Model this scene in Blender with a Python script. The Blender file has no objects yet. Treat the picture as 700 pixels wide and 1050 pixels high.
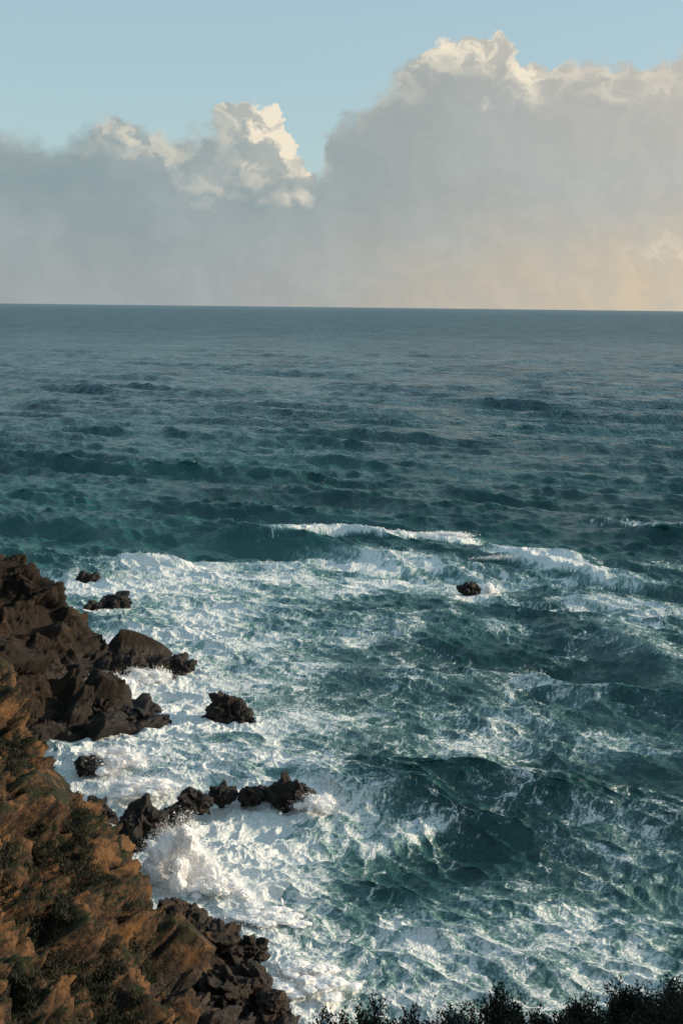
import bpy, math, numpy as np, random, time
from mathutils import Matrix, Vector
T0=time.time()
R=math.radians
sc=bpy.context.scene
sc.view_settings.view_transform='Standard'; sc.view_settings.look='None'; sc.view_settings.exposure=0
SUN_AZ=84.0; SUN_EL=16.0
# ------------------------------------------------------------ numpy noise
U=np.uint32
def ui(a): return a.astype(np.int32).view(np.uint32)
def mixh(h):
    h=(h^(h>>U(13)))*U(1274126177); h=(h^(h>>U(16)))*U(2246822519); h=h^(h>>U(15))
    return (h&U(0xffffff)).astype(np.float32)*np.float32(1/16777215.)
def hsh(ix,iy,iz,s):
    return mixh(ui(ix)*U(374761393)+ui(iy)*U(668265263)+ui(iz)*U(1274126177)+U((s*362437)&0xffffffff))
def vn(x,y,z,s=0):
    x,y,z=[np.asarray(q,np.float32) for q in (x,y,z)]
    fx,fy,fz=np.floor(x),np.floor(y),np.floor(z)
    ux,uy,uz=x-fx,y-fy,z-fz
    ix,iy,iz=fx.astype(np.int32),fy.astype(np.int32),fz.astype(np.int32)
    ux=ux*ux*(3-2*ux);uy=uy*uy*(3-2*uy);uz=uz*uz*(3-2*uz)
    r=0
    for a in (0,1):
        for b in (0,1):
            for c in (0,1):
                w=(ux if a else 1-ux)*(uy if b else 1-uy)*(uz if c else 1-uz)
                r=r+w*hsh(ix+a,iy+b,iz+c,s)
    return r*2-1
def vn2(x,y,s=0):
    x,y=np.asarray(x,np.float32),np.asarray(y,np.float32)
    fx,fy=np.floor(x),np.floor(y); ux,uy=x-fx,y-fy
    ix,iy=fx.astype(np.int32),fy.astype(np.int32)
    ux=ux*ux*(3-2*ux);uy=uy*uy*(3-2*uy)
    hx0=ui(ix)*U(374761393)+U((s*362437)&0xffffffff); hx1=hx0+U(374761393)
    hy0=ui(iy)*U(668265263); hy1=hy0+U(668265263)
    r=(mixh(hx0+hy0)*(1-ux)+mixh(hx1+hy0)*ux)*(1-uy)+(mixh(hx0+hy1)*(1-ux)+mixh(hx1+hy1)*ux)*uy
    return r*2-1
def fbm(x,y,z,o=4,s=0,g=.5):
    r=0;a=1
    for i in range(o):
        r=r+a*vn(x,y,z,s+i); x,y,z=x*2.03+5.1,y*2.03+1.7,z*2.03+3.3; a*=g
    return r
def fbm2(x,y,o=4,s=0,g=.5):
    r=0;a=1;c,sn=.8*2.03,.6*2.03
    for i in range(o):
        r=r+a*vn2(x,y,s+i); x,y=x*c-y*sn+5.1,x*sn+y*c+1.7; a*=g
    return r
def worley2(x,y,s=0):
    fx,fy=np.floor(x).astype(np.int32),np.floor(y).astype(np.int32)
    f1=np.full(x.shape,9.,np.float32);f2=f1.copy()
    for a in (-1,0,1):
        for b in (-1,0,1):
            ix,iy=fx+a,fy+b; z=ix*0
            d=np.hypot(x-ix-hsh(ix,iy,z,s),y-iy-hsh(ix,iy,z,s+1))
            f2=np.minimum(f2,np.maximum(f1,d)); f1=np.minimum(f1,d)
    return f1,f2
def facet(x,y,z,scale,s=0,tilt=.9,step=.5,crack=.25,cw=.12):
    x,y,z=[np.asarray(q/scale,np.float32) for q in (x,y,z)]
    fx,fy,fz=np.floor(x).astype(np.int32),np.floor(y).astype(np.int32),np.floor(z).astype(np.int32)
    f1=np.full(x.shape,9.,np.float32); f2=f1.copy(); out=np.zeros(x.shape,np.float32)
    for a in (-1,0,1):
        for b in (-1,0,1):
            for c in (-1,0,1):
                ix,iy,iz=fx+a,fy+b,fz+c
                dx,dy,dz=x-ix-hsh(ix,iy,iz,s+11),y-iy-hsh(ix,iy,iz,s+12),z-iz-hsh(ix,iy,iz,s+13)
                d=np.sqrt(dx*dx+dy*dy+dz*dz)
                m=d<f1
                f2=np.where(m,f1,np.minimum(f2,d))
                h0=hsh(ix,iy,iz,s+14); h1=(h0*37.7)%1.; h2=(h0*91.3)%1.; h3=(h0*173.9)%1.
                t=tilt*((h0*2-1)*dx+(h1*2-1)*dy+(h2*2-1)*dz)+step*(h3-.5)-.08*d*d
                out=np.where(m,t,out); f1=np.where(m,d,f1)
    w=np.clip((f2-f1)/cw,0,1); w=w*w*(3-2*w)
    return (out*w-crack*(1-w))*scale
def grid_mesh(name,P,nr,nc,attrs=None,smooth=True):
    me=bpy.data.meshes.new(name)
    idx=np.arange(nr*nc,dtype=np.int32).reshape(nr,nc)
    q=np.stack([idx[:-1,:-1],idx[:-1,1:],idx[1:,1:],idx[1:,:-1]],-1).reshape(-1)
    n=q.size//4
    me.vertices.add(nr*nc); me.vertices.foreach_set('co',P.astype(np.float32).reshape(-1))
    me.loops.add(n*4); me.loops.foreach_set('vertex_index',q)
    me.polygons.add(n); me.polygons.foreach_set('loop_start',np.arange(0,n*4,4,dtype=np.int32))
    me.update(calc_edges=True)
    me.polygons.foreach_set('use_smooth',np.full(n,smooth))
    for k,v in (attrs or {}).items():
        a=me.attributes.new(k,'FLOAT','POINT'); a.data.foreach_set('value',v.astype(np.float32).reshape(-1))
    ob=bpy.data.objects.new(name,me); sc.collection.objects.link(ob); return ob
def tri_mesh(name,V,F,mat,smooth=False,parent=None,attrs=None):
    me=bpy.data.meshes.new(name)
    F=np.asarray(F,np.int32);n=len(F)
    me.vertices.add(len(V)); me.vertices.foreach_set('co',np.asarray(V,np.float32).reshape(-1))
    me.loops.add(n*3); me.loops.foreach_set('vertex_index',F.reshape(-1))
    me.polygons.add(n); me.polygons.foreach_set('loop_start',np.arange(0,n*3,3,dtype=np.int32))
    me.update(calc_edges=True)
    me.polygons.foreach_set('use_smooth',np.full(n,smooth))
    for k,v in (attrs or {}).items():
        a=me.attributes.new(k,'FLOAT','POINT'); a.data.foreach_set('value',v.astype(np.float32).reshape(-1))
    ob=bpy.data.objects.new(name,me); sc.collection.objects.link(ob); me.materials.append(mat)
    if parent: ob.parent=parent
    return ob
# ------------------------------------------------------------ node helper
class NB:
    def __init__(s,nt): s.nt=nt
    def n(s,t,**k):
        nd=s.nt.nodes.new(t)
        for a,b in k.items(): setattr(nd,a,b)
        return nd
    def put(s,sock,v):
        if isinstance(v,bpy.types.NodeSocket): s.nt.links.new(v,sock)
        else: sock.default_value=v
    def m(s,op,a,b=0.,c=0.,clamp=False):
        nd=s.n('ShaderNodeMath',operation=op,use_clamp=clamp)
        for i,v in enumerate((a,b,c)): s.put(nd.inputs[i],v)
        return nd.outputs[0]
    def add(s,a,b): return s.m('ADD',a,b)
    def sub(s,a,b): return s.m('SUBTRACT',a,b)
    def mul(s,a,b): return s.m('MULTIPLY',a,b)
    def ss(s,x,lo,hi,a=0.,b=1.):
        nd=s.n('ShaderNodeMapRange',interpolation_type='SMOOTHSTEP')
        for i,v in enumerate((x,lo,hi,a,b)): s.put(nd.inputs[i],v)
        return nd.outputs[0]
    def vm(s,op,a,b=(0,0,0)):
        nd=s.n('ShaderNodeVectorMath',operation=op); s.put(nd.inputs[0],a)
        if op=='SCALE': s.put(nd.inputs['Scale'],b)
        else: s.put(nd.inputs[1],b)
        return nd.outputs[0]
    def xyz(s,x,y,z):
        nd=s.n('ShaderNodeCombineXYZ')
        for i,v in enumerate((x,y,z)): s.put(nd.inputs[i],v)
        return nd.outputs[0]
    def noise(s,v,scale,detail=4.,rough=.5,dist=0.,out='Fac',dim='3D'):
        nd=s.n('ShaderNodeTexNoise',noise_dimensions=dim); s.put(nd.inputs['Vector'],v)
        nd.inputs['Scale'].default_value=scale; nd.inputs['Detail'].default_value=detail
        nd.inputs['Roughness'].default_value=rough; nd.inputs['Distortion'].default_value=dist
        return nd.outputs[out]
    def vor(s,v,scale,feature='DISTANCE_TO_EDGE',dim='3D'):
        nd=s.n('ShaderNodeTexVoronoi',feature=feature,voronoi_dimensions=dim); s.put(nd.inputs['Vector'],v)
        nd.inputs['Scale'].default_value=scale; return nd.outputs['Distance']
    def mix(s,f,a,b):
        nd=s.n('ShaderNodeMix',data_type='RGBA'); s.put(nd.inputs[0],f)
        for i,v in ((6,a),(7,b)):
            if isinstance(v,tuple) and len(v)==3: v=v+(1.,)
            s.put(nd.inputs[i],v)
        return nd.outputs[2]
def new_mat(name):
    m=bpy.data.materials.new(name); m.use_nodes=True
    nt=m.node_tree; nt.nodes.clear(); b=NB(nt)
    out=b.n('ShaderNodeOutputMaterial'); return m,b,out
# ------------------------------------------------------------ world
w=bpy.data.worlds.new("World"); sc.world=w; w.use_nodes=True
w.cycles.sampling_method='NONE'
w.node_tree.nodes.clear(); b=NB(w.node_tree)
wo=b.n('ShaderNodeOutputWorld')
sky=b.n('ShaderNodeTexSky',sky_type='NISHITA'); sky.sun_disc=False
sky.sun_elevation=R(SUN_EL); sky.sun_rotation=R(SUN_AZ); sky.air_density=1.0; sky.dust_density=1.0
bg1=b.n('ShaderNodeBackground'); bg1.inputs['Strength'].default_value=.15
w.node_tree.links.new(sky.outputs[0],bg1.inputs[0])
tc=b.n('ShaderNodeTexCoord'); V=tc.outputs['Generated']
sp=b.n('ShaderNodeSeparateXYZ'); w.node_tree.links.new(V,sp.inputs[0])
az=b.mul(b.m('ARCTAN2',sp.outputs[0],sp.outputs[1]),57.2958)
el=b.mul(b.m('ARCSINE',sp.outputs[2]),57.2958)
P0=b.xyz(az,b.mul(el,1.15),0.)
wn=b.vm('SUBTRACT',b.noise(P0,.35,2,.5,out='Color',dim='2D'),(.5,.5,.5))
wn2=b.vm('SUBTRACT',b.noise(P0,1.2,4,.58,out='Color',dim='2D'),(.5,.5,.5))
Pw=b.vm('ADD',P0,b.vm('ADD',b.vm('SCALE',wn,1.6),b.vm('SCALE',wn2,1.1)))
s2=b.n('ShaderNodeSeparateXYZ'); w.node_tree.links.new(Pw,s2.inputs[0])
azw,elw=s2.outputs[0],b.m('DIVIDE',s2.outputs[1],1.15)
def curve(x,pts,lo=-40.,hi=40.,vmax=14.):
    fc=b.n('ShaderNodeFloatCurve'); cm=fc.mapping; c=cm.curves[0]
    pp=[((a-lo)/(hi-lo),v/vmax) for a,v in pts]
    c.points[0].location=pp[0]; c.points[1].location=pp[-1]
    for p in pp[1:-1]: c.points.new(*p)
    cm.update()
    mr=b.n('ShaderNodeMapRange'); b.put(mr.inputs[0],x); mr.inputs[1].default_value=lo; mr.inputs[2].default_value=hi
    w.node_tree.links.new(mr.outputs[0],fc.inputs['Value'])
    return b.mul(fc.outputs[0],vmax)
top=curve(azw,[(-40,5),(-22,6),(-14,6.9),(-11,6.7),(-8.8,7.3),(-6.4,6.8),(-4.8,7.6),(-3.4,7.8),(-2.4,6.9),(-1.5,5.7),(-1.0,5.8),(-.5,7.0),(.1,8.1),(1.2,8.9),(2.4,9.6),(4.4,10.5),(6.2,10.3),(7.4,9.3),(8.2,9.5),(10,9.6),(13.6,9.7),(20,8),(40,6)])
bil=b.vor(b.vm('ADD',P0,b.vm('SCALE',wn2,.7)),1.2,'F1',dim='2D')
d=b.add(b.sub(top,elw),b.mul(b.sub(.45,bil),.5))
rimsel=curve(azw,[(-40,0),(-14,1),(-10.5,2),(-8.3,6.5),(-6,3),(-4.8,10),(-2.2,13),(-1.2,7),(-.4,2.),(1.4,3.0),(3,8),(5,12.5),(7.2,12.5),(9,6),(12,6),(16,4),(40,0)])
softn=b.ss(rimsel,1.,9.,1.2,.20)
mask=b.ss(d,0.,softn)
nA=b.noise(Pw,.8,4,.53,dim='2D'); nB=b.noise(b.vm('ADD',Pw,(.5,.4,0)),.8,4,.53,dim='2D')
rel=b.ss(b.sub(nA,nB),-.14,.17)
rim=b.sub(1.,b.ss(d,.1,2.0))
lit=b.mul(b.mul(rim,b.mul(rimsel,1/12.5)),b.add(.25,b.mul(rel,.9)))
def blob(cx,cy,rx,ry,k):
    dx=b.m('DIVIDE',b.sub(azw,cx),rx); dy=b.m('DIVIDE',b.sub(elw,cy),ry)
    r=b.m('SQRT',b.add(b.mul(dx,dx),b.mul(dy,dy)))
    return b.mul(b.sub(1.,b.ss(r,.1,1.)),k)
bl=0.
for a in [(-2.9,6.3,2.0,2.1,.9),(-7.4,5.9,1.8,1.2,.3),(-2.1,4.2,1.3,.6,.5),(5.4,7.8,.8,.45,.5),(9.0,6.0,.5,.3,.2),(11.5,8.1,3.2,.5,.35),(13,2.2,2.8,.7,.4),(-5.2,4.8,2.4,1.5,.28)]:
    bl=b.add(bl,b.mul(blob(*a),b.add(.25,b.mul(rel,.85))))
lit=b.m('ADD',lit,bl,clamp=True)
warm=b.ss(az,-8.,17.)
low=b.mix(warm,(.35,.385,.39),(.70,.565,.40))
midc=b.mix(warm,(.275,.355,.375),(.53,.505,.455))
body=b.mix(b.ss(el,.2,5.0),low,midc)
soft=b.noise(P0,.25,4,.52,dim='2D')
body=b.mix(b.ss(soft,.35,.7,0.,.30),body,(.45,.50,.50))
body=b.mix(b.mul(b.sub(1.,rel),.10),body,(.20,.27,.32))
cloud=b.mix(lit,body,(.88,.79,.63))
bg2=b.n('ShaderNodeBackground'); w.node_tree.links.new(cloud,bg2.inputs[0])
veil=b.n('ShaderNodeBackground'); veil.inputs[0].default_value=(.44,.63,.69,1)
vs=b.n('ShaderNodeMixShader'); vs.inputs[0].default_value=.55
w.node_tree.links.new(bg1.outputs[0],vs.inputs[1]); w.node_tree.links.new(veil.outputs[0],vs.inputs[2])
ms=b.n('ShaderNodeMixShader'); w.node_tree.links.new(mask,ms.inputs[0])
w.node_tree.links.new(vs.outputs[0],ms.inputs[1]); w.node_tree.links.new(bg2.outputs[0],ms.inputs[2])
w.node_tree.links.new(ms.outputs[0],wo.inputs[0])
# ------------------------------------------------------------ sun
sl=bpy.data.lights.new('sun','SUN'); sl.energy=5.0; sl.angle=R(.5); sl.color=(1,.80,.55)
so=bpy.data.objects.new('sun',sl); sc.collection.objects.link(so)
sd=Vector((math.sin(R(SUN_AZ))*math.cos(R(SUN_EL)),math.cos(R(SUN_AZ))*math.cos(R(SUN_EL)),math.sin(R(SUN_EL))))
so.rotation_euler=sd.to_track_quat('Z','Y').to_euler(); so.location=(60,0,80)
# ------------------------------------------------------------ camera
cd=bpy.data.cameras.new('camera'); cam=bpy.data.objects.new('camera',cd); sc.collection.objects.link(cam)
cd.sensor_fit='VERTICAL'; cd.sensor_height=36; cd.sensor_width=24; cd.lens=49.44; cd.clip_end=200000; cd.clip_start=.1
cam.matrix_world=Matrix.Translation((0,0,40))@Matrix.Rotation(R(81.68),4,'X')@Matrix.Rotation(R(.66),4,'Z')
sc.camera=cam
# ------------------------------------------------------------ terrain
CP=np.array([
(0,-8,39.5),(0,0,38.3),(4,0,38.5),(-4,0,37.8),(0,8,34.4),(5,8,34.8),(-4,8,33.2),(0,13,31.4),(2,14,31.5),(4,14,31.8),(8,13,33),(-3,13,30),
(14,14,38),(22,14,45),(30,10,50),(20,0,48),(36,20,46),(-1,18,27),(4,18,27.6),(10,19,30),(5,25,20),(5,35,11),(5,45,5),(3,55,0),(2,62,-3),(12,55,-1),(20,32,16),(25,50,0),(20,62,-5),(38,45,4),  # first points: unseen hill on the right, added to shade the foreground shrubs
(45,30,20),(45,60,-4),(0,30,15),(-1,45,7),(-2,60,.5),(-5,20,23.5),(-7,30,18),(-10,40,15),(-13,50,12.5),(-20,40,21),(-20,55,18),(-17.2,67.7,13.6),(-26,62,22),(-20,78,14.6),
(-16.4,75.5,10.6),(-12.7,69.5,7.6),(-11.3,61.3,7.5),(-7.2,68.7,2.8),(-7,55,7),(-22.9,91.9,14.2),(-20.3,92.3,10.0),(-16,86,7.2),(-13.8,85,4.3),(-11.4,81.5,2.4),(-14,78,7.8),(-28,90,19),(-34,75,27),(-42,92,24),
(-35,104,14),(-28,103,4),(-26,108,-1),(-40,114,12),(-34,116,4),(-18,97,-3),(-14,91.5,-3),(-11.2,87.5,-3),(-8.2,83.5,-2.5),(-5,78,-1.5),(-6.5,75,1.2),(-2.5,74,-1.5),(1,68,-4),
(-32,128,8.8),(-29,129.5,6.4),(-25,131,4.1),(-21,133,2.3),(-17.8,134,.4),(-15.5,135,-2.5),(-27,120,-1),(-31,122,3),(-22,124,.2),(-19,127.5,-.8),(-24,126,2.4),(-24,138,-1.2),(-19,138,-3),(-29,138,0),(-40,130,12),
(-34.8,150,12.8),(-38,150,12.2),(-32.5,150.5,11.4),(-29.8,151,8.2),(-27,150.5,4.2),(-23,150.5,2.6),(-20,151,1.0),(-17.5,152,-2),(-25.5,145,.0),(-31,144,5),(-21,146,-1.5),(-36,143,7.5),(-46,150,15),(-48,132,17),(-58,110,26),(-58,150,22),
(-28,157,.0),(-34,159,4),(-24,158,-2),(-31,165,-3),(-42,166,2),(-55,180,-4),(-60,60,32),(-60,20,42),(-30,20,34),(-30,-10,44),(50,-10,56),
(10,80,-6),(0,90,-6),(-8,100,-5),(-14,108,-5),(-20,112,-4),(-8,130,-6),(-8,150,-6),(-15,162,-5),(0,115,-8),(30,85,-8),(60,90,-10),(-30,180,-8),(0,190,-12),(40,150,-12)],float)
def kern(dx,dy): return np.sqrt(dx*dx+dy*dy+1.0)
A=kern(CP[:,None,0]-CP[None,:,0],CP[:,None,1]-CP[None,:,1])
n=len(CP); M=np.zeros((n+1,n+1)); M[:n,:n]=A; M[:n,n]=1; M[n,:n]=1
wts=np.linalg.solve(M,np.r_[CP[:,2],0])
def terr(x,y):
    x=np.asarray(x,np.float32);y=np.asarray(y,np.float32)
    r=np.full(x.shape,np.float32(wts[-1]))
    for i in range(n): r+=np.float32(wts[i])*kern(x-np.float32(CP[i,0]),y-np.float32(CP[i,1]))
    return r
def ax(segs):
    o=[]
    for a,c,st in segs: o.append(np.arange(a,c,st))
    return np.concatenate(o+[[segs[-1][1]]])
xs=ax([(-62,-36,.8),(-36,-2,.10),(-2,6,.3),(6,56,1.)]); ys=ax([(-14,6,.6),(6,18,.25),(18,50,.4),(50,100,.12),(100,156,.16),(156,190,.8)])
X,Y=np.meshgrid(xs,ys); Z=terr(X,Y)
gy,gx=np.gradient(Z); gx=gx/np.gradient(xs)[None,:]; gy=gy/np.gradient(ys)[:,None]
nl=np.sqrt(gx*gx+gy*gy+1); NX,NY,NZ=-gx/nl,-gy/nl,1/nl
def rockdisp(x,y,z,s=0):
    x=x+1.0*vn(x*.35,y*.35,z*.35,91)+.25*vn(x*1.3,y*1.3,z*1.3,93); y0=y; y=y+1.0*vn(x*.35,y*.35,z*.35,92)
    z=z+.25*vn(x*1.1,y*1.1,z*1.1,94)
    farr=1-.35*np.clip((y0-95)/12,0,1)
    a=x*.9+z*.45; c=z*.9-x*.45+.3*y
    D=facet(a,y*.8,c*1.2,5.5,s,.85,.40,.07,.12)*.70
    F=facet(a,y,c*1.5,2.1,s+30,.95,.45,.12,.10)*.68
    F+=facet(a,y,c*1.6,.85,s+60,1.0,.5,.16,.12)*.62
    F+=facet(a,y,c*1.4,.36,s+90,1.1,.5,.2,.2)*.55
    F+=.11*fbm(x*2,y*2,z*2,4,s+9,.6)
    D+=F*farr+.40*fbm(x*.25,y*.25,z*.25,3,s+5)
    return D,F
D,REL=rockdisp(X,Y,Z)
near=np.clip((Y-22)/25,0,1)*1.0
seaz=np.clip((Z+6)/5,.2,1)
D=D*(.12+.88*near)*seaz
D=np.clip(D,-1.8,1.8)
P=np.stack([X+NX*D,Y+NY*D,Z+NZ*D],-1)
rock=grid_mesh('rocky_cliff',P,len(ys),len(xs),{'relief':REL},smooth=True)
print('terrain',time.time()-T0,float(REL.std()),float(REL.mean()))
def rock_material(name,veg=True):
    m,b,out=new_mat(name)
    g=b.n('ShaderNodeNewGeometry'); p=g.outputs['Position']; s=b.n('ShaderNodeSeparateXYZ'); b.put(s.inputs[0],p)
    sn=b.n('ShaderNodeSeparateXYZ'); b.put(sn.inputs[0],g.outputs['Normal'])
    n1=b.noise(p,.35,4,.6); n2=b.noise(p,2.2,6,.65); n3=b.noise(p,9,3,.7)
    rl=b.n('ShaderNodeAttribute',attribute_name='relief').outputs['Fac']
    c=b.mix(b.ss(n2,.38,.66),(.011,.008,.006),(.110,.061,.031))  # mottled rock tones; the contrast also paints in lit and shaded patches
    c=b.mix(b.ss(n1,.50,.64,0.,.75),c,(.215,.108,.043))
    c=b.mix(b.ss(n3,.54,.74,0.,.5),c,(.30,.205,.12))
    c=b.mix(b.ss(n3,.30,.46,.55,0.),c,(.010,.008,.007))
    c=b.mix(b.ss(rl,-.55,.05,.88,0.),c,(.007,.006,.005))  # crevice shade painted into the colour where relief is low
    dark=b.ss(b.add(s.outputs[1],b.mul(b.sub(n1,.5),20)),88,106,0.,.86)
    c=b.mix(dark,c,(.014,.0095,.0065))
    if veg:
        up=b.ss(sn.outputs[2],.30,.65)
        vg=b.mul(b.mul(up,b.ss(n1,.46,.55,1.,0.)),b.ss(s.outputs[2],2.6,6.))
        vg=b.m('MAXIMUM',vg,b.ss(s.outputs[2],17.,24.))
        vg=b.mul(vg,b.sub(1.,b.ss(s.outputs[1],96,110)))
        gc=b.mix(b.ss(n3,.35,.65),(.005,.008,.003),(.028,.034,.010))
        c=b.mix(vg,c,gc)
    wet=b.sub(1.,b.ss(b.add(s.outputs[2],b.mul(b.sub(n1,.5),4.)),1.2,4.2))
    c=b.mix(b.mul(wet,.88),c,(.012,.009,.008))
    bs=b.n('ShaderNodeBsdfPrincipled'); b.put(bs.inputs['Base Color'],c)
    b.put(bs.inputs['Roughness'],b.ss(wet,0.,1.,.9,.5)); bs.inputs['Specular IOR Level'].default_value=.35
    h=b.add(b.mul(b.noise(p,2.2,7,.68),.5),b.mul(n3,.13))
    bm=b.n('ShaderNodeBump'); bm.inputs['Strength'].default_value=1.; bm.inputs['Distance'].default_value=.55; b.put(bm.inputs['Height'],h)
    b.put(bs.inputs['Normal'],bm.outputs[0]); b.put(out.inputs[0],bs.outputs[0]); return m
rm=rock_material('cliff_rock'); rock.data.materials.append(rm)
rm2=rock_material('sea_rock_wet',False)
# ------------------------------------------------------------ sea rocks
import bmesh
def ico(sub):
    bm=bmesh.new(); bmesh.ops.create_icosphere(bm,subdivisions=sub,radius=1)
    v=np.array([x.co[:] for x in bm.verts]); f=np.array([[y.index for y in x.verts] for x in bm.faces]); bm.free(); return v,f
IV,IF=ico(6)
ROCKS=[ # x,y, rx,ry,rz, zc, rot
(-10.9,133,2.1,1.5,1.7,.5,.3),(-9.2,132,1.0,.8,.7,.1,.1),(18.2,195,1.6,.9,.9,.5,-.2),(-37,201,1.5,1,.9,.3,.1),(-30,183,2.2,1.3,1.4,.4,.2),(-32.5,181,1.2,1.0,.9,.4,.2),
(-17.5,150.5,1.7,1.0,.9,.4,.1),(-14.9,103,2.1,1.4,1.6,.5,.5),(-13.1,105,1.3,1.0,1.0,.3,.2),(-11.4,108.6,1.4,.9,.8,.4,.3),(-9.5,110,1.3,.8,.8,.4,.4),(-7.2,110,1.0,.8,.8,.4,.1),(-6.2,111.5,.6,.5,.6,.2,.1),
(-4.0,110.4,1.8,1.1,1.2,.5,-.1),(-5.2,118,.9,.5,.4,.35,0),(-12.0,95,.9,.6,.5,.1,.3),(-21.5,117,1.2,.9,.8,.5,.3),(-18.9,105.8,1.5,.9,.9,.4,-.4),(-14.6,99,.7,.5,.5,.4,0),
(-9.9,84,1.8,1.4,2.0,.7,.4),(-7.5,81,1.9,1.5,2.3,.5,-.3),(-8.8,78.5,1.8,1.4,2.1,.5,.2),(-5.2,81,.9,.7,1.0,1.0,.1),(-5.0,77,1.4,1.3,1.7,.3,.5),(-6.4,75.5,1.7,1.2,2.0,.5,-.2),(-3.7,75,.9,.9,1.2,.2,.1),
(-22.5,130,2.4,1.3,1.3,.8,.2),(-19.2,131,2.0,1.0,.9,.4,-.2)]
for i,(x,y,rx,ry,rz,zc,rt) in enumerate(ROCKS):
    v=IV; ss_=100+i*17; o=i*37.3
    S=max(rx,ry,rz)
    vx,vy,vz=v[:,0]*rx,v[:,1]*ry,v[:,2]*rz
    wx=vx+.15*S*vn(vx/S*1.5+o,vy/S*1.5,vz/S*1.5,ss_+40)
    D1=facet(wx+o,vy,vz*1.2,S*1.0,ss_,1.2,.35,.03,.2)*.52
    D2=facet(wx+o,vy,vz*1.2,S*.45,ss_+3,1.1,.4,.08,.10)*.45+facet(vx+o,vy,vz,S*.18,ss_+5,1.1,.4,.12,.12)*.40+.07*fbm(vx*3+o,vy*3,vz*3,4,ss_)
    D=D1+D2
    vx=vx+v[:,0]*D;vy=vy+v[:,1]*D;vz=vz+v[:,2]*D
    c,s=math.cos(rt),math.sin(rt)
    tri_mesh('sea_rock',np.stack([x+vx*c-vy*s,y+vx*s+vy*c,zc+vz],-1),IF,rm2,True,None,{'relief':D2})
print('rocks',time.time()-T0)
# ------------------------------------------------------------ sea
tA=np.linspace(1.05,.56,50,endpoint=False); tB=np.linspace(.56,.0007,1200)
tt=np.r_[tA,tB]; rr=40/tt
aD=np.linspace(-15.5,15.5,900); aL=np.linspace(-80,-15.5,90,endpoint=False)
aa=np.radians(np.r_[aL,aD,-aL[::-1]])
RR,AA=np.meshgrid(rr,aa,indexing='ij')
X=(RR*np.sin(AA)).astype(np.float32); Y=(RR*np.cos(AA)).astype(np.float32); Z=np.zeros_like(X)
dr=np.abs(np.gradient(rr))[:,None]
side=(np.gradient(aa)[None,:]*RR)
spc=np.maximum(dr*.62,side).astype(np.float32)
rng=np.random.default_rng(11)
DX=np.zeros_like(X);DY=np.zeros_like(X); SL=np.zeros_like(X)
NW=150
lam=np.exp(rng.uniform(np.log(.7),np.log(34),NW))
mainang=math.atan2(-.90,-.42)
gust=1+.45*vn2(X/20,Y/34,3)+.3*vn2(X/6,Y/9,4)
shoal=np.clip((Y-60)/160,.65,1.)
WV=[]
for i in range(NW):
    L=lam[i]; th=mainang+rng.normal(0,.16 if L>8 else .50)
    a=.0120*L*(1. if L<4 else (4/L)**.60)*rng.uniform(.6,1.3)
    WV.append((L,th,a,rng.uniform(0,6.28)))
# long swell trains rolling in toward the shore
WV+=[(27.,mainang+.06,.34,1.0),(31.,mainang-.10,.34,2.6),(38.,mainang+.02,.40,4.1),(47.,mainang-.18,.36,.4),(60.,mainang+.12,.30,5.2)]
for (L,th,a,ph0) in WV:
    k=2*math.pi/L
    f=np.clip(L/(2.0*spc)-1,0,1)
    jm=np.where(f.max(axis=1)>0)[0]
    if len(jm)==0: continue
    sl_=slice(jm.min(),jm.max()+1)
    ph=(k*(X[sl_]*math.cos(th)+Y[sl_]*math.sin(th))+ph0).astype(np.float32)
    s_,c_=np.sin(ph),np.cos(ph); A_=np.float32(a)*f[sl_]*gust[sl_]*shoal[sl_]
    Z[sl_]+=A_*c_; DX[sl_]-=A_*s_*np.float32(math.cos(th)*1.0); DY[sl_]-=A_*s_*np.float32(math.sin(th)*1.0)
    if L>1.5: SL[sl_]+=A_*np.float32(k)*c_
print('waves',time.time()-T0, 'rms',float(Z[300:700,400].std()), 'sl',float(SL[300:600].std()))
loc=(Y<420)&(np.abs(AA)<R(40))
foam=np.zeros_like(X); pat=np.zeros_like(X)-1
xs_,ys_=X[loc],Y[loc]
rwx=1.2*fbm2(xs_*.12,ys_*.12,3,5); rwy=1.2*fbm2(xs_*.12,ys_*.12,3,8)
def ridge(pts,amp,wf,wb,fo,fw):
    best=np.full(xs_.shape,1e9,np.float32); sg=np.zeros_like(best); tp=np.zeros_like(best)
    x=xs_+rwx; y=ys_+rwy; n_=len(pts)-1
    for i in range(n_):
        (ax_,ay),(bx,by)=pts[i],pts[i+1]
        dx,dy=bx-ax_,by-ay; l2=dx*dx+dy*dy
        t=np.clip(((x-ax_)*dx+(y-ay)*dy)/l2,0,1)
        ex,ey=x-ax_-t*dx,y-ay-t*dy
        d=np.hypot(ex,ey); m=d<best
        sg=np.where(m,np.sign(dx*ey-dy*ex),sg); tp=np.where(m,(i+t)/n_,tp); best=np.where(m,d,best)
    taper=np.clip(np.sin(np.pi*np.clip(tp,0.02,.98)),0,1)**.6
    wd=np.where(sg>0,wb,wf)
    h=amp*np.exp(-(best/wd)**2)*taper
    fd=np.where(sg>0,best/fw,best/(fw*.45))
    return h,fo*np.exp(-fd**2)*taper
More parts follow.
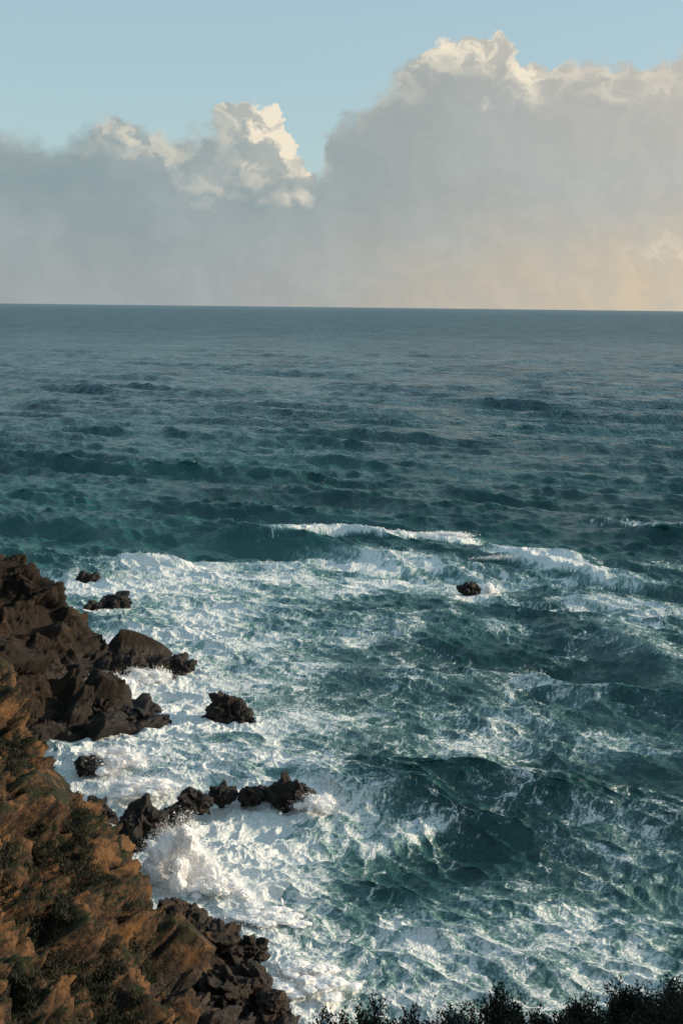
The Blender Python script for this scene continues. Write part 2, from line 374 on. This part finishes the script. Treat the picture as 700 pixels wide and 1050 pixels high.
RID=[([(-14,235),(-8,239),(0,240),(8,238),(14,236)],2.0,1.8,5,1.25,5),
([(9,238),(15,241),(21,239),(24,236)],1.6,1.5,5,1.2,4),
([(20,224),(26,222),(32,213),(40,203),(48,196)],1.5,1.6,6,1.15,5.5),
([(-34,212),(-28,214),(-22,211)],1.6,1.6,4,1.1,5),
([(-24,214),(-5,218),(12,214),(24,206)],.5,3,6,.92,10),
([(27,178),(31,168),(34,156),(36,144),(40,130)],2.2,3.2,7,.42,4),
([(30,196),(40,186),(52,176)],1.2,2.5,6,.60,4.5),
([(-30,334),(-22,331),(-14,326),(-8,322)],2.4,4,9,.0,3),
([(5,300),(25,296),(45,300)],1.2,4,9,.0,3),
([(40,262),(60,255),(80,250)],1.2,4,9,.40,4),
([(-4,176),(10,172),(22,174)],.8,3,7,.38,4),
([(0,150),(12,146),(24,150)],.8,2.5,7,.42,4),
([(-9,134),(0,128),(10,124)],.6,2,5,.48,4),
([(8,116),(16,110),(26,108)],1.1,2.5,6,.3,3),
([(-6,103),(2,101),(9,104)],.8,1.4,4,.75,3),
([(6,92),(14,90),(24,93)],.5,2,5,.50,4),
([(2,84),(10,81),(20,83)],.4,2,4,.55,4)]
hz=np.zeros_like(xs_); fr=np.zeros_like(xs_)
for r_ in RID:
    h_,F_=ridge(*r_); hz+=h_; fr=np.maximum(fr,F_)
tz=terr(xs_,ys_)
def E(cx,cy,rx,ry,k):
    return k*np.exp(-(((xs_-cx)/rx)**2+((ys_-cy)/ry)**2))
base=.375/(1+np.exp((ys_-(226+5*vn2(xs_/12,ys_/12,4)))/6.))
dn=base.copy()
for e in [(-15,118,9,24,.46),(-19,165,11,24,.42),(-20,196,22,14,.36),(5,207,30,9,.32),(-9,92,7,14,.46),(-1,80,9,7,.34),(14,86,14,8,.17),(0,76,30,5,.08),(-5,104,7,7,.30),(-3,140,9,12,.12),(34,172,6,10,.12),(-26,215,10,8,.25)]: dn+=E(*e)
for e in [(15,114,9,10,.18),(4,121,5,9,.16),(12,162,14,9,.10),(30,152,6,14,.10),(32,118,12,16,.05),(6,138,8,6,.05),(6,97,6,5,.10),(-1,232,30,5,.1),(26,102,9,7,.05),(0,188,14,5,.07),(50,160,14,40,.06)]: dn-=E(*e)
dn+=.15*fbm2(xs_/9,ys_/13,3,21)*(base/.375)
dn=np.maximum(dn,fr*.95)
dn=np.maximum(dn,0)+.5*np.exp(-np.clip(-1.2-tz,0,None)/1.6)*(.7+.5*vn2(xs_/3,ys_/3,6))*(ys_<200)
for (x,y,rx,ry,rz,zc,rt) in ROCKS:
    q=np.hypot((xs_-x)/(rx+1.3),(ys_-y+.6)/(ry+1.8)); dn+=.4*np.exp(-q**4)
dn=np.clip(dn,0,1.05)
foam[loc]=dn
a_=dn>.02
px,py=xs_[a_],ys_[a_]*.85
wx=px+2.6*fbm2(px*.16,py*.16,3,41)+.7*fbm2(px*.9,py*.9,4,43,.6); wy=py+2.6*fbm2(px*.16,py*.16,3,45)+.7*fbm2(px*.9,py*.9,4,47,.6)
def sst(x,a,b):
    t=np.clip((x-a)/(b-a),0,1); return t*t*(3-2*t)
f1,f2=worley2(wx*.50,wy*.50,3); web=1-sst(f2-f1,0,.26)
g1,g2=worley2(wx*1.3,wy*1.3,9); web2=1-sst(g2-g1,0,.34)
rd=1-np.abs(fbm2(wx*.6,wy*.6,5,61,.6)); rd2=1-np.abs(fbm2(wx*.28+9,wy*.28,5,67,.55)); 
pt_=.24*web+.20*web2+.34*(rd-.55)+.30*sst(rd2,.86,1.)+.26*fbm2(wx*.15,wy*.15,7,51,.66)
pa=np.full(xs_.shape,-1.,np.float32); pa[a_]=pt_; pat[loc]=pa
print('pattern',time.time()-T0, float(pt_.mean()),float(pt_.std()))
ch=np.clip(dn-.55,0,.5)/.5
bl1=1-np.abs(fbm2(xs_*.45,ys_*.4,4,31,.5)); bl2=1-np.abs(fbm2(xs_*1.7,ys_*1.4,3,37))
Zl=Z[loc]*(1-.3*ch)+hz+ch*(.42*(bl1-.6)+.08*(bl2-.6))+.05*np.clip(dn,0,.5)*(bl2-.6)
Z[loc]=Zl
foam=foam+np.clip(SL-.88,0,.5)*.5*(Y<900)*(foam<.9); pat=np.where((foam>.02)&(pat<-.9),.35,pat)
seaob=grid_mesh('sea',np.stack([X+DX,Y+DY,Z],-1),len(rr),len(aa),{'foam':foam,'crest':np.clip(SL,-2,2),'lace':pat})
m,b,out=new_mat('sea_water')
g=b.n('ShaderNodeNewGeometry'); p=g.outputs['Position']; s=b.n('ShaderNodeSeparateXYZ'); b.put(s.inputs[0],p)
dens=b.n('ShaderNodeAttribute',attribute_name='foam').outputs['Fac']
cr=b.n('ShaderNodeAttribute',attribute_name='crest').outputs['Fac']
lace=b.n('ShaderNodeAttribute',attribute_name='lace').outputs['Fac']
n2=b.noise(p,4.5,3,.7,dim='2D')
pt2=b.add(lace,b.mul(b.sub(n2,.5),.7))
thr=b.sub(.88,b.mul(dens,1.25))
fo=b.ss(pt2,b.sub(thr,.14),b.add(thr,.34))
fo=b.mul(fo,b.ss(dens,.02,.12))
milk=b.mul(b.ss(pt2,b.sub(thr,.6),b.add(thr,.15)),b.ss(dens,.10,.6,0.,.85))
big=b.noise(b.vm('MULTIPLY',p,(.010,.012,0)),1.,5,.6,dim='2D')
stk0=b.noise(b.vm('MULTIPLY',p,(.42,.30,0)),1.,3,.65,dim='2D')
stk=b.noise(b.vm('MULTIPLY',p,(.085,.055,0)),1.,4,.7,dim='2D')
stk2=b.noise(b.vm('MULTIPLY',p,(.016,.007,0)),1.,6,.78,dim='2D')
wc=b.mix(b.ss(big,.36,.64),(.010,.056,.060),(.020,.104,.106))
wc=b.mix(b.ss(cr,.1,1.2,0.,.45),wc,(.030,.175,.155))  # crest glow painted into the colour as lighter teal
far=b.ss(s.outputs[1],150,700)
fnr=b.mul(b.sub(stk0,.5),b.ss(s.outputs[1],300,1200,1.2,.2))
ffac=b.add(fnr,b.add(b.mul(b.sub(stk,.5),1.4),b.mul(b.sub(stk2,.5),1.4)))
wf=b.mix(b.ss(ffac,-.45,.45),(.012,.043,.064),(.056,.132,.160))  # light and dark ripple faces painted into far water as streaks
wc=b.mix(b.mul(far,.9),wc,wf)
wc=b.mix(b.ss(s.outputs[1],2500,25000,0.,.55),wc,(.12,.19,.24))  # horizon haze painted into the water colour, paler with distance
wc=b.mix(b.mul(b.ss(dens,.14,.9),.45),wc,(.10,.25,.25))
wc=b.mix(milk,wc,(.27,.43,.43))
fc=b.mix(b.ss(n2,.3,.7),(.60,.66,.68),(.84,.84,.82))
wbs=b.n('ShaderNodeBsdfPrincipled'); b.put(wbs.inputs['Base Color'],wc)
b.put(wbs.inputs['Roughness'],b.ss(s.outputs[1],150,2500,.15,.38)); wbs.inputs['IOR'].default_value=1.33
spv=b.ss(ffac,-.4,.4,.16,.70); b.put(wbs.inputs['Specular IOR Level'],b.add(b.mul(far,spv),b.mul(b.sub(1.,far),.5)))
fbs=b.n('ShaderNodeBsdfDiffuse'); b.put(fbs.inputs['Color'],fc)
hn=b.mul(b.noise(b.vm('MULTIPLY',p,(1.,1.3,0)),1.0,5,.66,dim='2D'),.7)
hf=b.mul(b.noise(b.vm('MULTIPLY',p,(.085,.055,0)),1.,4,.72,dim='2D'),b.ss(s.outputs[1],150,600,0.,16.))
bm=b.n('ShaderNodeBump'); bm.inputs['Strength'].default_value=.9; bm.inputs['Distance'].default_value=.6; b.put(bm.inputs['Height'],b.add(hn,hf))
b.put(wbs.inputs['Normal'],bm.outputs[0])
bm2=b.n('ShaderNodeBump'); bm2.inputs['Strength'].default_value=.45; bm2.inputs['Distance'].default_value=.3
b.put(bm2.inputs['Height'],b.add(lace,b.noise(p,2.5,3,.65,dim='2D'))); b.put(fbs.inputs['Normal'],bm2.outputs[0])
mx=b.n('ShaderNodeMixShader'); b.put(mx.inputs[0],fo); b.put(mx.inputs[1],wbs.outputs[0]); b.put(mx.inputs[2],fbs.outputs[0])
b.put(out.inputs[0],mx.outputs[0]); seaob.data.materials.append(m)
# ------------------------------------------------------------ spray
ms_,b,out=new_mat('spray_droplets')
df=b.n('ShaderNodeBsdfDiffuse'); df.inputs[0].default_value=(.96,.96,.97,1)
tr=b.n('ShaderNodeBsdfTranslucent'); tr.inputs[0].default_value=(.96,.96,.97,1)
mx=b.n('ShaderNodeMixShader'); mx.inputs[0].default_value=.5; b.put(mx.inputs[1],df.outputs[0]); b.put(mx.inputs[2],tr.outputs[0]); b.put(out.inputs[0],mx.outputs[0])
mc_,b,out=new_mat('spray_white')
df=b.n('ShaderNodeBsdfDiffuse'); df.inputs[0].default_value=(.92,.92,.93,1); b.put(out.inputs[0],df.outputs[0])
IV5,IF5=ico(5)
def spray(x,y,z,rx,ry,rz,N,seed,size=.06,core=.70):
    g=np.random.default_rng(seed)
    K=30
    th=g.uniform(0,6.28,K); rd=np.sqrt(g.uniform(0,1,K)); hh=g.uniform(0,1,K)**1.1
    c=np.stack([np.cos(th)*rd*(1-.35*hh),np.sin(th)*rd*(1-.35*hh),hh*(1-.45*rd)],-1)
    lr=g.uniform(.16,.36,K)*(1-.4*c[:,2])
    pick=g.choice(K,N,p=lr**2/np.sum(lr**2))
    d=g.normal(0,1,(N,3)); d/=np.linalg.norm(d,axis=1)[:,None]
    r=.45+np.abs(g.normal(0,.55,N))+g.exponential(.30,N)
    pt=c[pick]+d*(r*lr[pick])[:,None]
    nz=fbm(pt[:,0]*3,pt[:,1]*3,pt[:,2]*3,3,seed)
    pt=pt*(1+.18*nz[:,None])
    pt=pt*np.array([rx,ry,rz])+np.array([x,y,z]); 
    pt=pt[pt[:,2]>z-.5]
    M_=len(pt); sz=size*np.exp(g.normal(0,.5,M_))
    a=g.normal(0,1,(M_,3,3)); a/=np.linalg.norm(a,axis=2)[:,:,None]
    Vv=(pt[:,None,:]+a*sz[:,None,None]).reshape(-1,3)
    par=tri_mesh('sea_spray',Vv,np.arange(M_*3).reshape(-1,3),ms_)
    if core<=0: return
    CV=[];CF=[];o=0
    for k in range(K):
        v=IV5*lr[k]*core
        q=c[k]+v
        nn=1-np.abs(fbm(q[:,0]*5,q[:,1]*5,q[:,2]*5,4,seed+3,.55))
        q=c[k]+v*(.75+.55*nn[:,None])
        CV.append(q*np.array([rx,ry,rz])+np.array([x,y,z])); CF.append(IF5+o); o+=len(q)
    tri_mesh('spray_core',np.concatenate(CV),np.concatenate(CF),mc_,True,par)
spray(-11.0,93.5,.2,2.7,2.2,4.0,60000,1,.034)
spray(-8.2,92.0,0,2.2,1.8,1.4,16000,2,.034)
spray(-19.5,118,0,3.0,2.,2.0,24000,3,.042)
spray(-16,112,0,3.5,2.,1.1,14000,8,.042)
spray(-23.5,142,0,2.8,2.,2.2,18000,4,.05)
spray(-20.5,147,0,2.8,1.3,1.4,12000,14,.05)
spray(-28,213,.4,3.5,2,1.6,12000,5,.065)
spray(-1.6,109,0,1.6,1.2,1.0,10000,6,.038)
spray(20.8,195.5,0,1.5,1.2,1.5,8000,7,.065)
spray(-5,88,0,3.0,2.,.7,9000,9,.038)
spray(-1.5,79,0,3.0,2.5,.8,10000,10,.034)
spray(3,240,1.2,9,1.2,.8,12000,11,.07,0)
spray(17,240,1.0,5,1.2,.7,8000,12,.07,0)
spray(28,219,.8,6,1.5,.7,8000,13,.06,0)
# ------------------------------------------------------------ shrubs / vegetation
mv,b,out=new_mat('shrub_leaves')
g=b.n('ShaderNodeNewGeometry'); c=b.mix(b.noise(g.outputs['Position'],4.,3,.6),(.009,.012,.006),(.026,.029,.013))
bs=b.n('ShaderNodeBsdfPrincipled'); b.put(bs.inputs['Base Color'],c); bs.inputs['Roughness'].default_value=.8; b.put(out.inputs[0],bs.outputs[0])
def tz1(x,y): return float(terr(np.array([x]),np.array([y]))[0])
def shrub(x,y,r,h,N,seed,leaf=.024):
    g=np.random.default_rng(seed); z0=tz1(x,y)-.05
    V=[];F=[]
    nb=int(90*r/.6)
    tips=[]
    for i in range(nb):
        th=g.uniform(0,6.28); le=g.uniform(.0,1.15)
        tip=np.array([math.cos(th)*r*le,math.sin(th)*r*le,h*g.uniform(.78,1.06)*(1-.22*le)])
        roots=np.array([math.cos(th)*r*.15,math.sin(th)*r*.15,0])
        prev=roots; 
        for k in range(1,6):
            t=k/5; q=roots+(tip-roots)*t+g.normal(0,.035,3)+np.array([0,0,.08*math.sin(3.1*t)])
            wv=.008*(1.15-t); sd_=np.array([wv,0,0]); s2_=np.array([0,wv,0])
            bi=len(V); V+= [prev-sd_,prev+sd_,q+sd_*.7,q-sd_*.7,prev-s2_,prev+s2_,q+s2_*.7,q-s2_*.7]
            F+=[(bi,bi+1,bi+2),(bi,bi+2,bi+3),(bi+4,bi+5,bi+6),(bi+4,bi+6,bi+7)]
            tips.append((prev,q,t)); prev=q
    V=np.array(V);F=np.array(F)
    pw_=np.array([t[2] for t in tips]); pick=g.choice(len(tips),N,p=pw_/pw_.sum()); A_=np.array([t[0] for t in tips])[pick]; B_=np.array([t[1] for t in tips])[pick]
    tq=g.uniform(0,1,N)[:,None]; c=A_+(B_-A_)*tq+g.normal(0,.032,(N,3))
    dr_=g.normal(0,1,(N,3)); dr_[:,2]=np.abs(dr_[:,2])+.3; dr_/=np.linalg.norm(dr_,axis=1)[:,None]
    sd_=np.cross(dr_,g.normal(0,1,(N,3))); sd_/=np.linalg.norm(sd_,axis=1)[:,None]
    L=leaf*np.exp(g.normal(0,.3,N))[:,None]
    LV=np.stack([c-sd_*L*.35,c+sd_*L*.35,c+dr_*L*1.3],1).reshape(-1,3)
    LF=np.arange(N*3).reshape(-1,3)+len(V)
    V=np.concatenate([V,LV])+np.array([x,y,z0]); F=np.concatenate([F,LF])
    tri_mesh('coastal_shrub',V,F,mv)
SH=[(-.1,14.2,.35,32.54),(.35,14.4,.4,32.60),(.8,14.2,.4,32.58),(1.25,14.1,.45,32.66),(1.75,14.3,.45,32.74),(2.2,14.0,.4,32.68),(2.6,14.1,.35,32.70),(3.05,14.2,.42,32.90),(3.6,14.1,.5,32.97),(4.2,14.0,.6,33.0),(5.1,14.0,.8,33.1),(1.0,13.5,.5,32.60),(2.6,13.4,.5,32.82),(-1.2,14.8,.5,31.6),(3.4,13.4,.5,33.10),(6.5,14,.9,33.8),(.2,13.5,.4,32.55),(1.8,13.5,.45,32.72)]
for i,(x,y,r,zt) in enumerate(SH): shrub(x,y,r,max(.5,zt-tz1(x,y)),15000,50+i)
g=np.random.default_rng(5); N=34000
gx_=g.uniform(-34,-4,N*3); gy_=g.uniform(44,84,N*3); gz_=terr(gx_,gy_)
sel=(gz_>4.5)&(fbm2(gx_/5,gy_/5,3,77)>.0); gx_,gy_,gz_=gx_[sel],gy_[sel],gz_[sel]
K=7
base_=np.stack([gx_,gy_,gz_+.15],-1)
DD=rockdisp(gx_,gy_,gz_)[0]*(.12+.88*np.clip((gy_-22)/25,0,1)); base_[:,2]+=np.clip(DD,-1.8,1.8)*.85-.15
M_=len(base_)
c=np.repeat(base_,K,0)+g.normal(0,.10,(M_*K,3))*np.array([1,1,.3])
dr_=g.normal(0,.5,(M_*K,3)); dr_[:,2]=1; L=g.uniform(.10,.28,(M_*K,1))
sd_=np.cross(dr_,g.normal(0,1,(M_*K,3))); sd_/=np.linalg.norm(sd_,axis=1)[:,None]
TV=np.stack([c-sd_*.025,c+sd_*.025,c+dr_*L],1).reshape(-1,3)
tri_mesh('heath_grass',TV,np.arange(M_*K*3).reshape(-1,3),mv)
print('done',time.time()-T0)
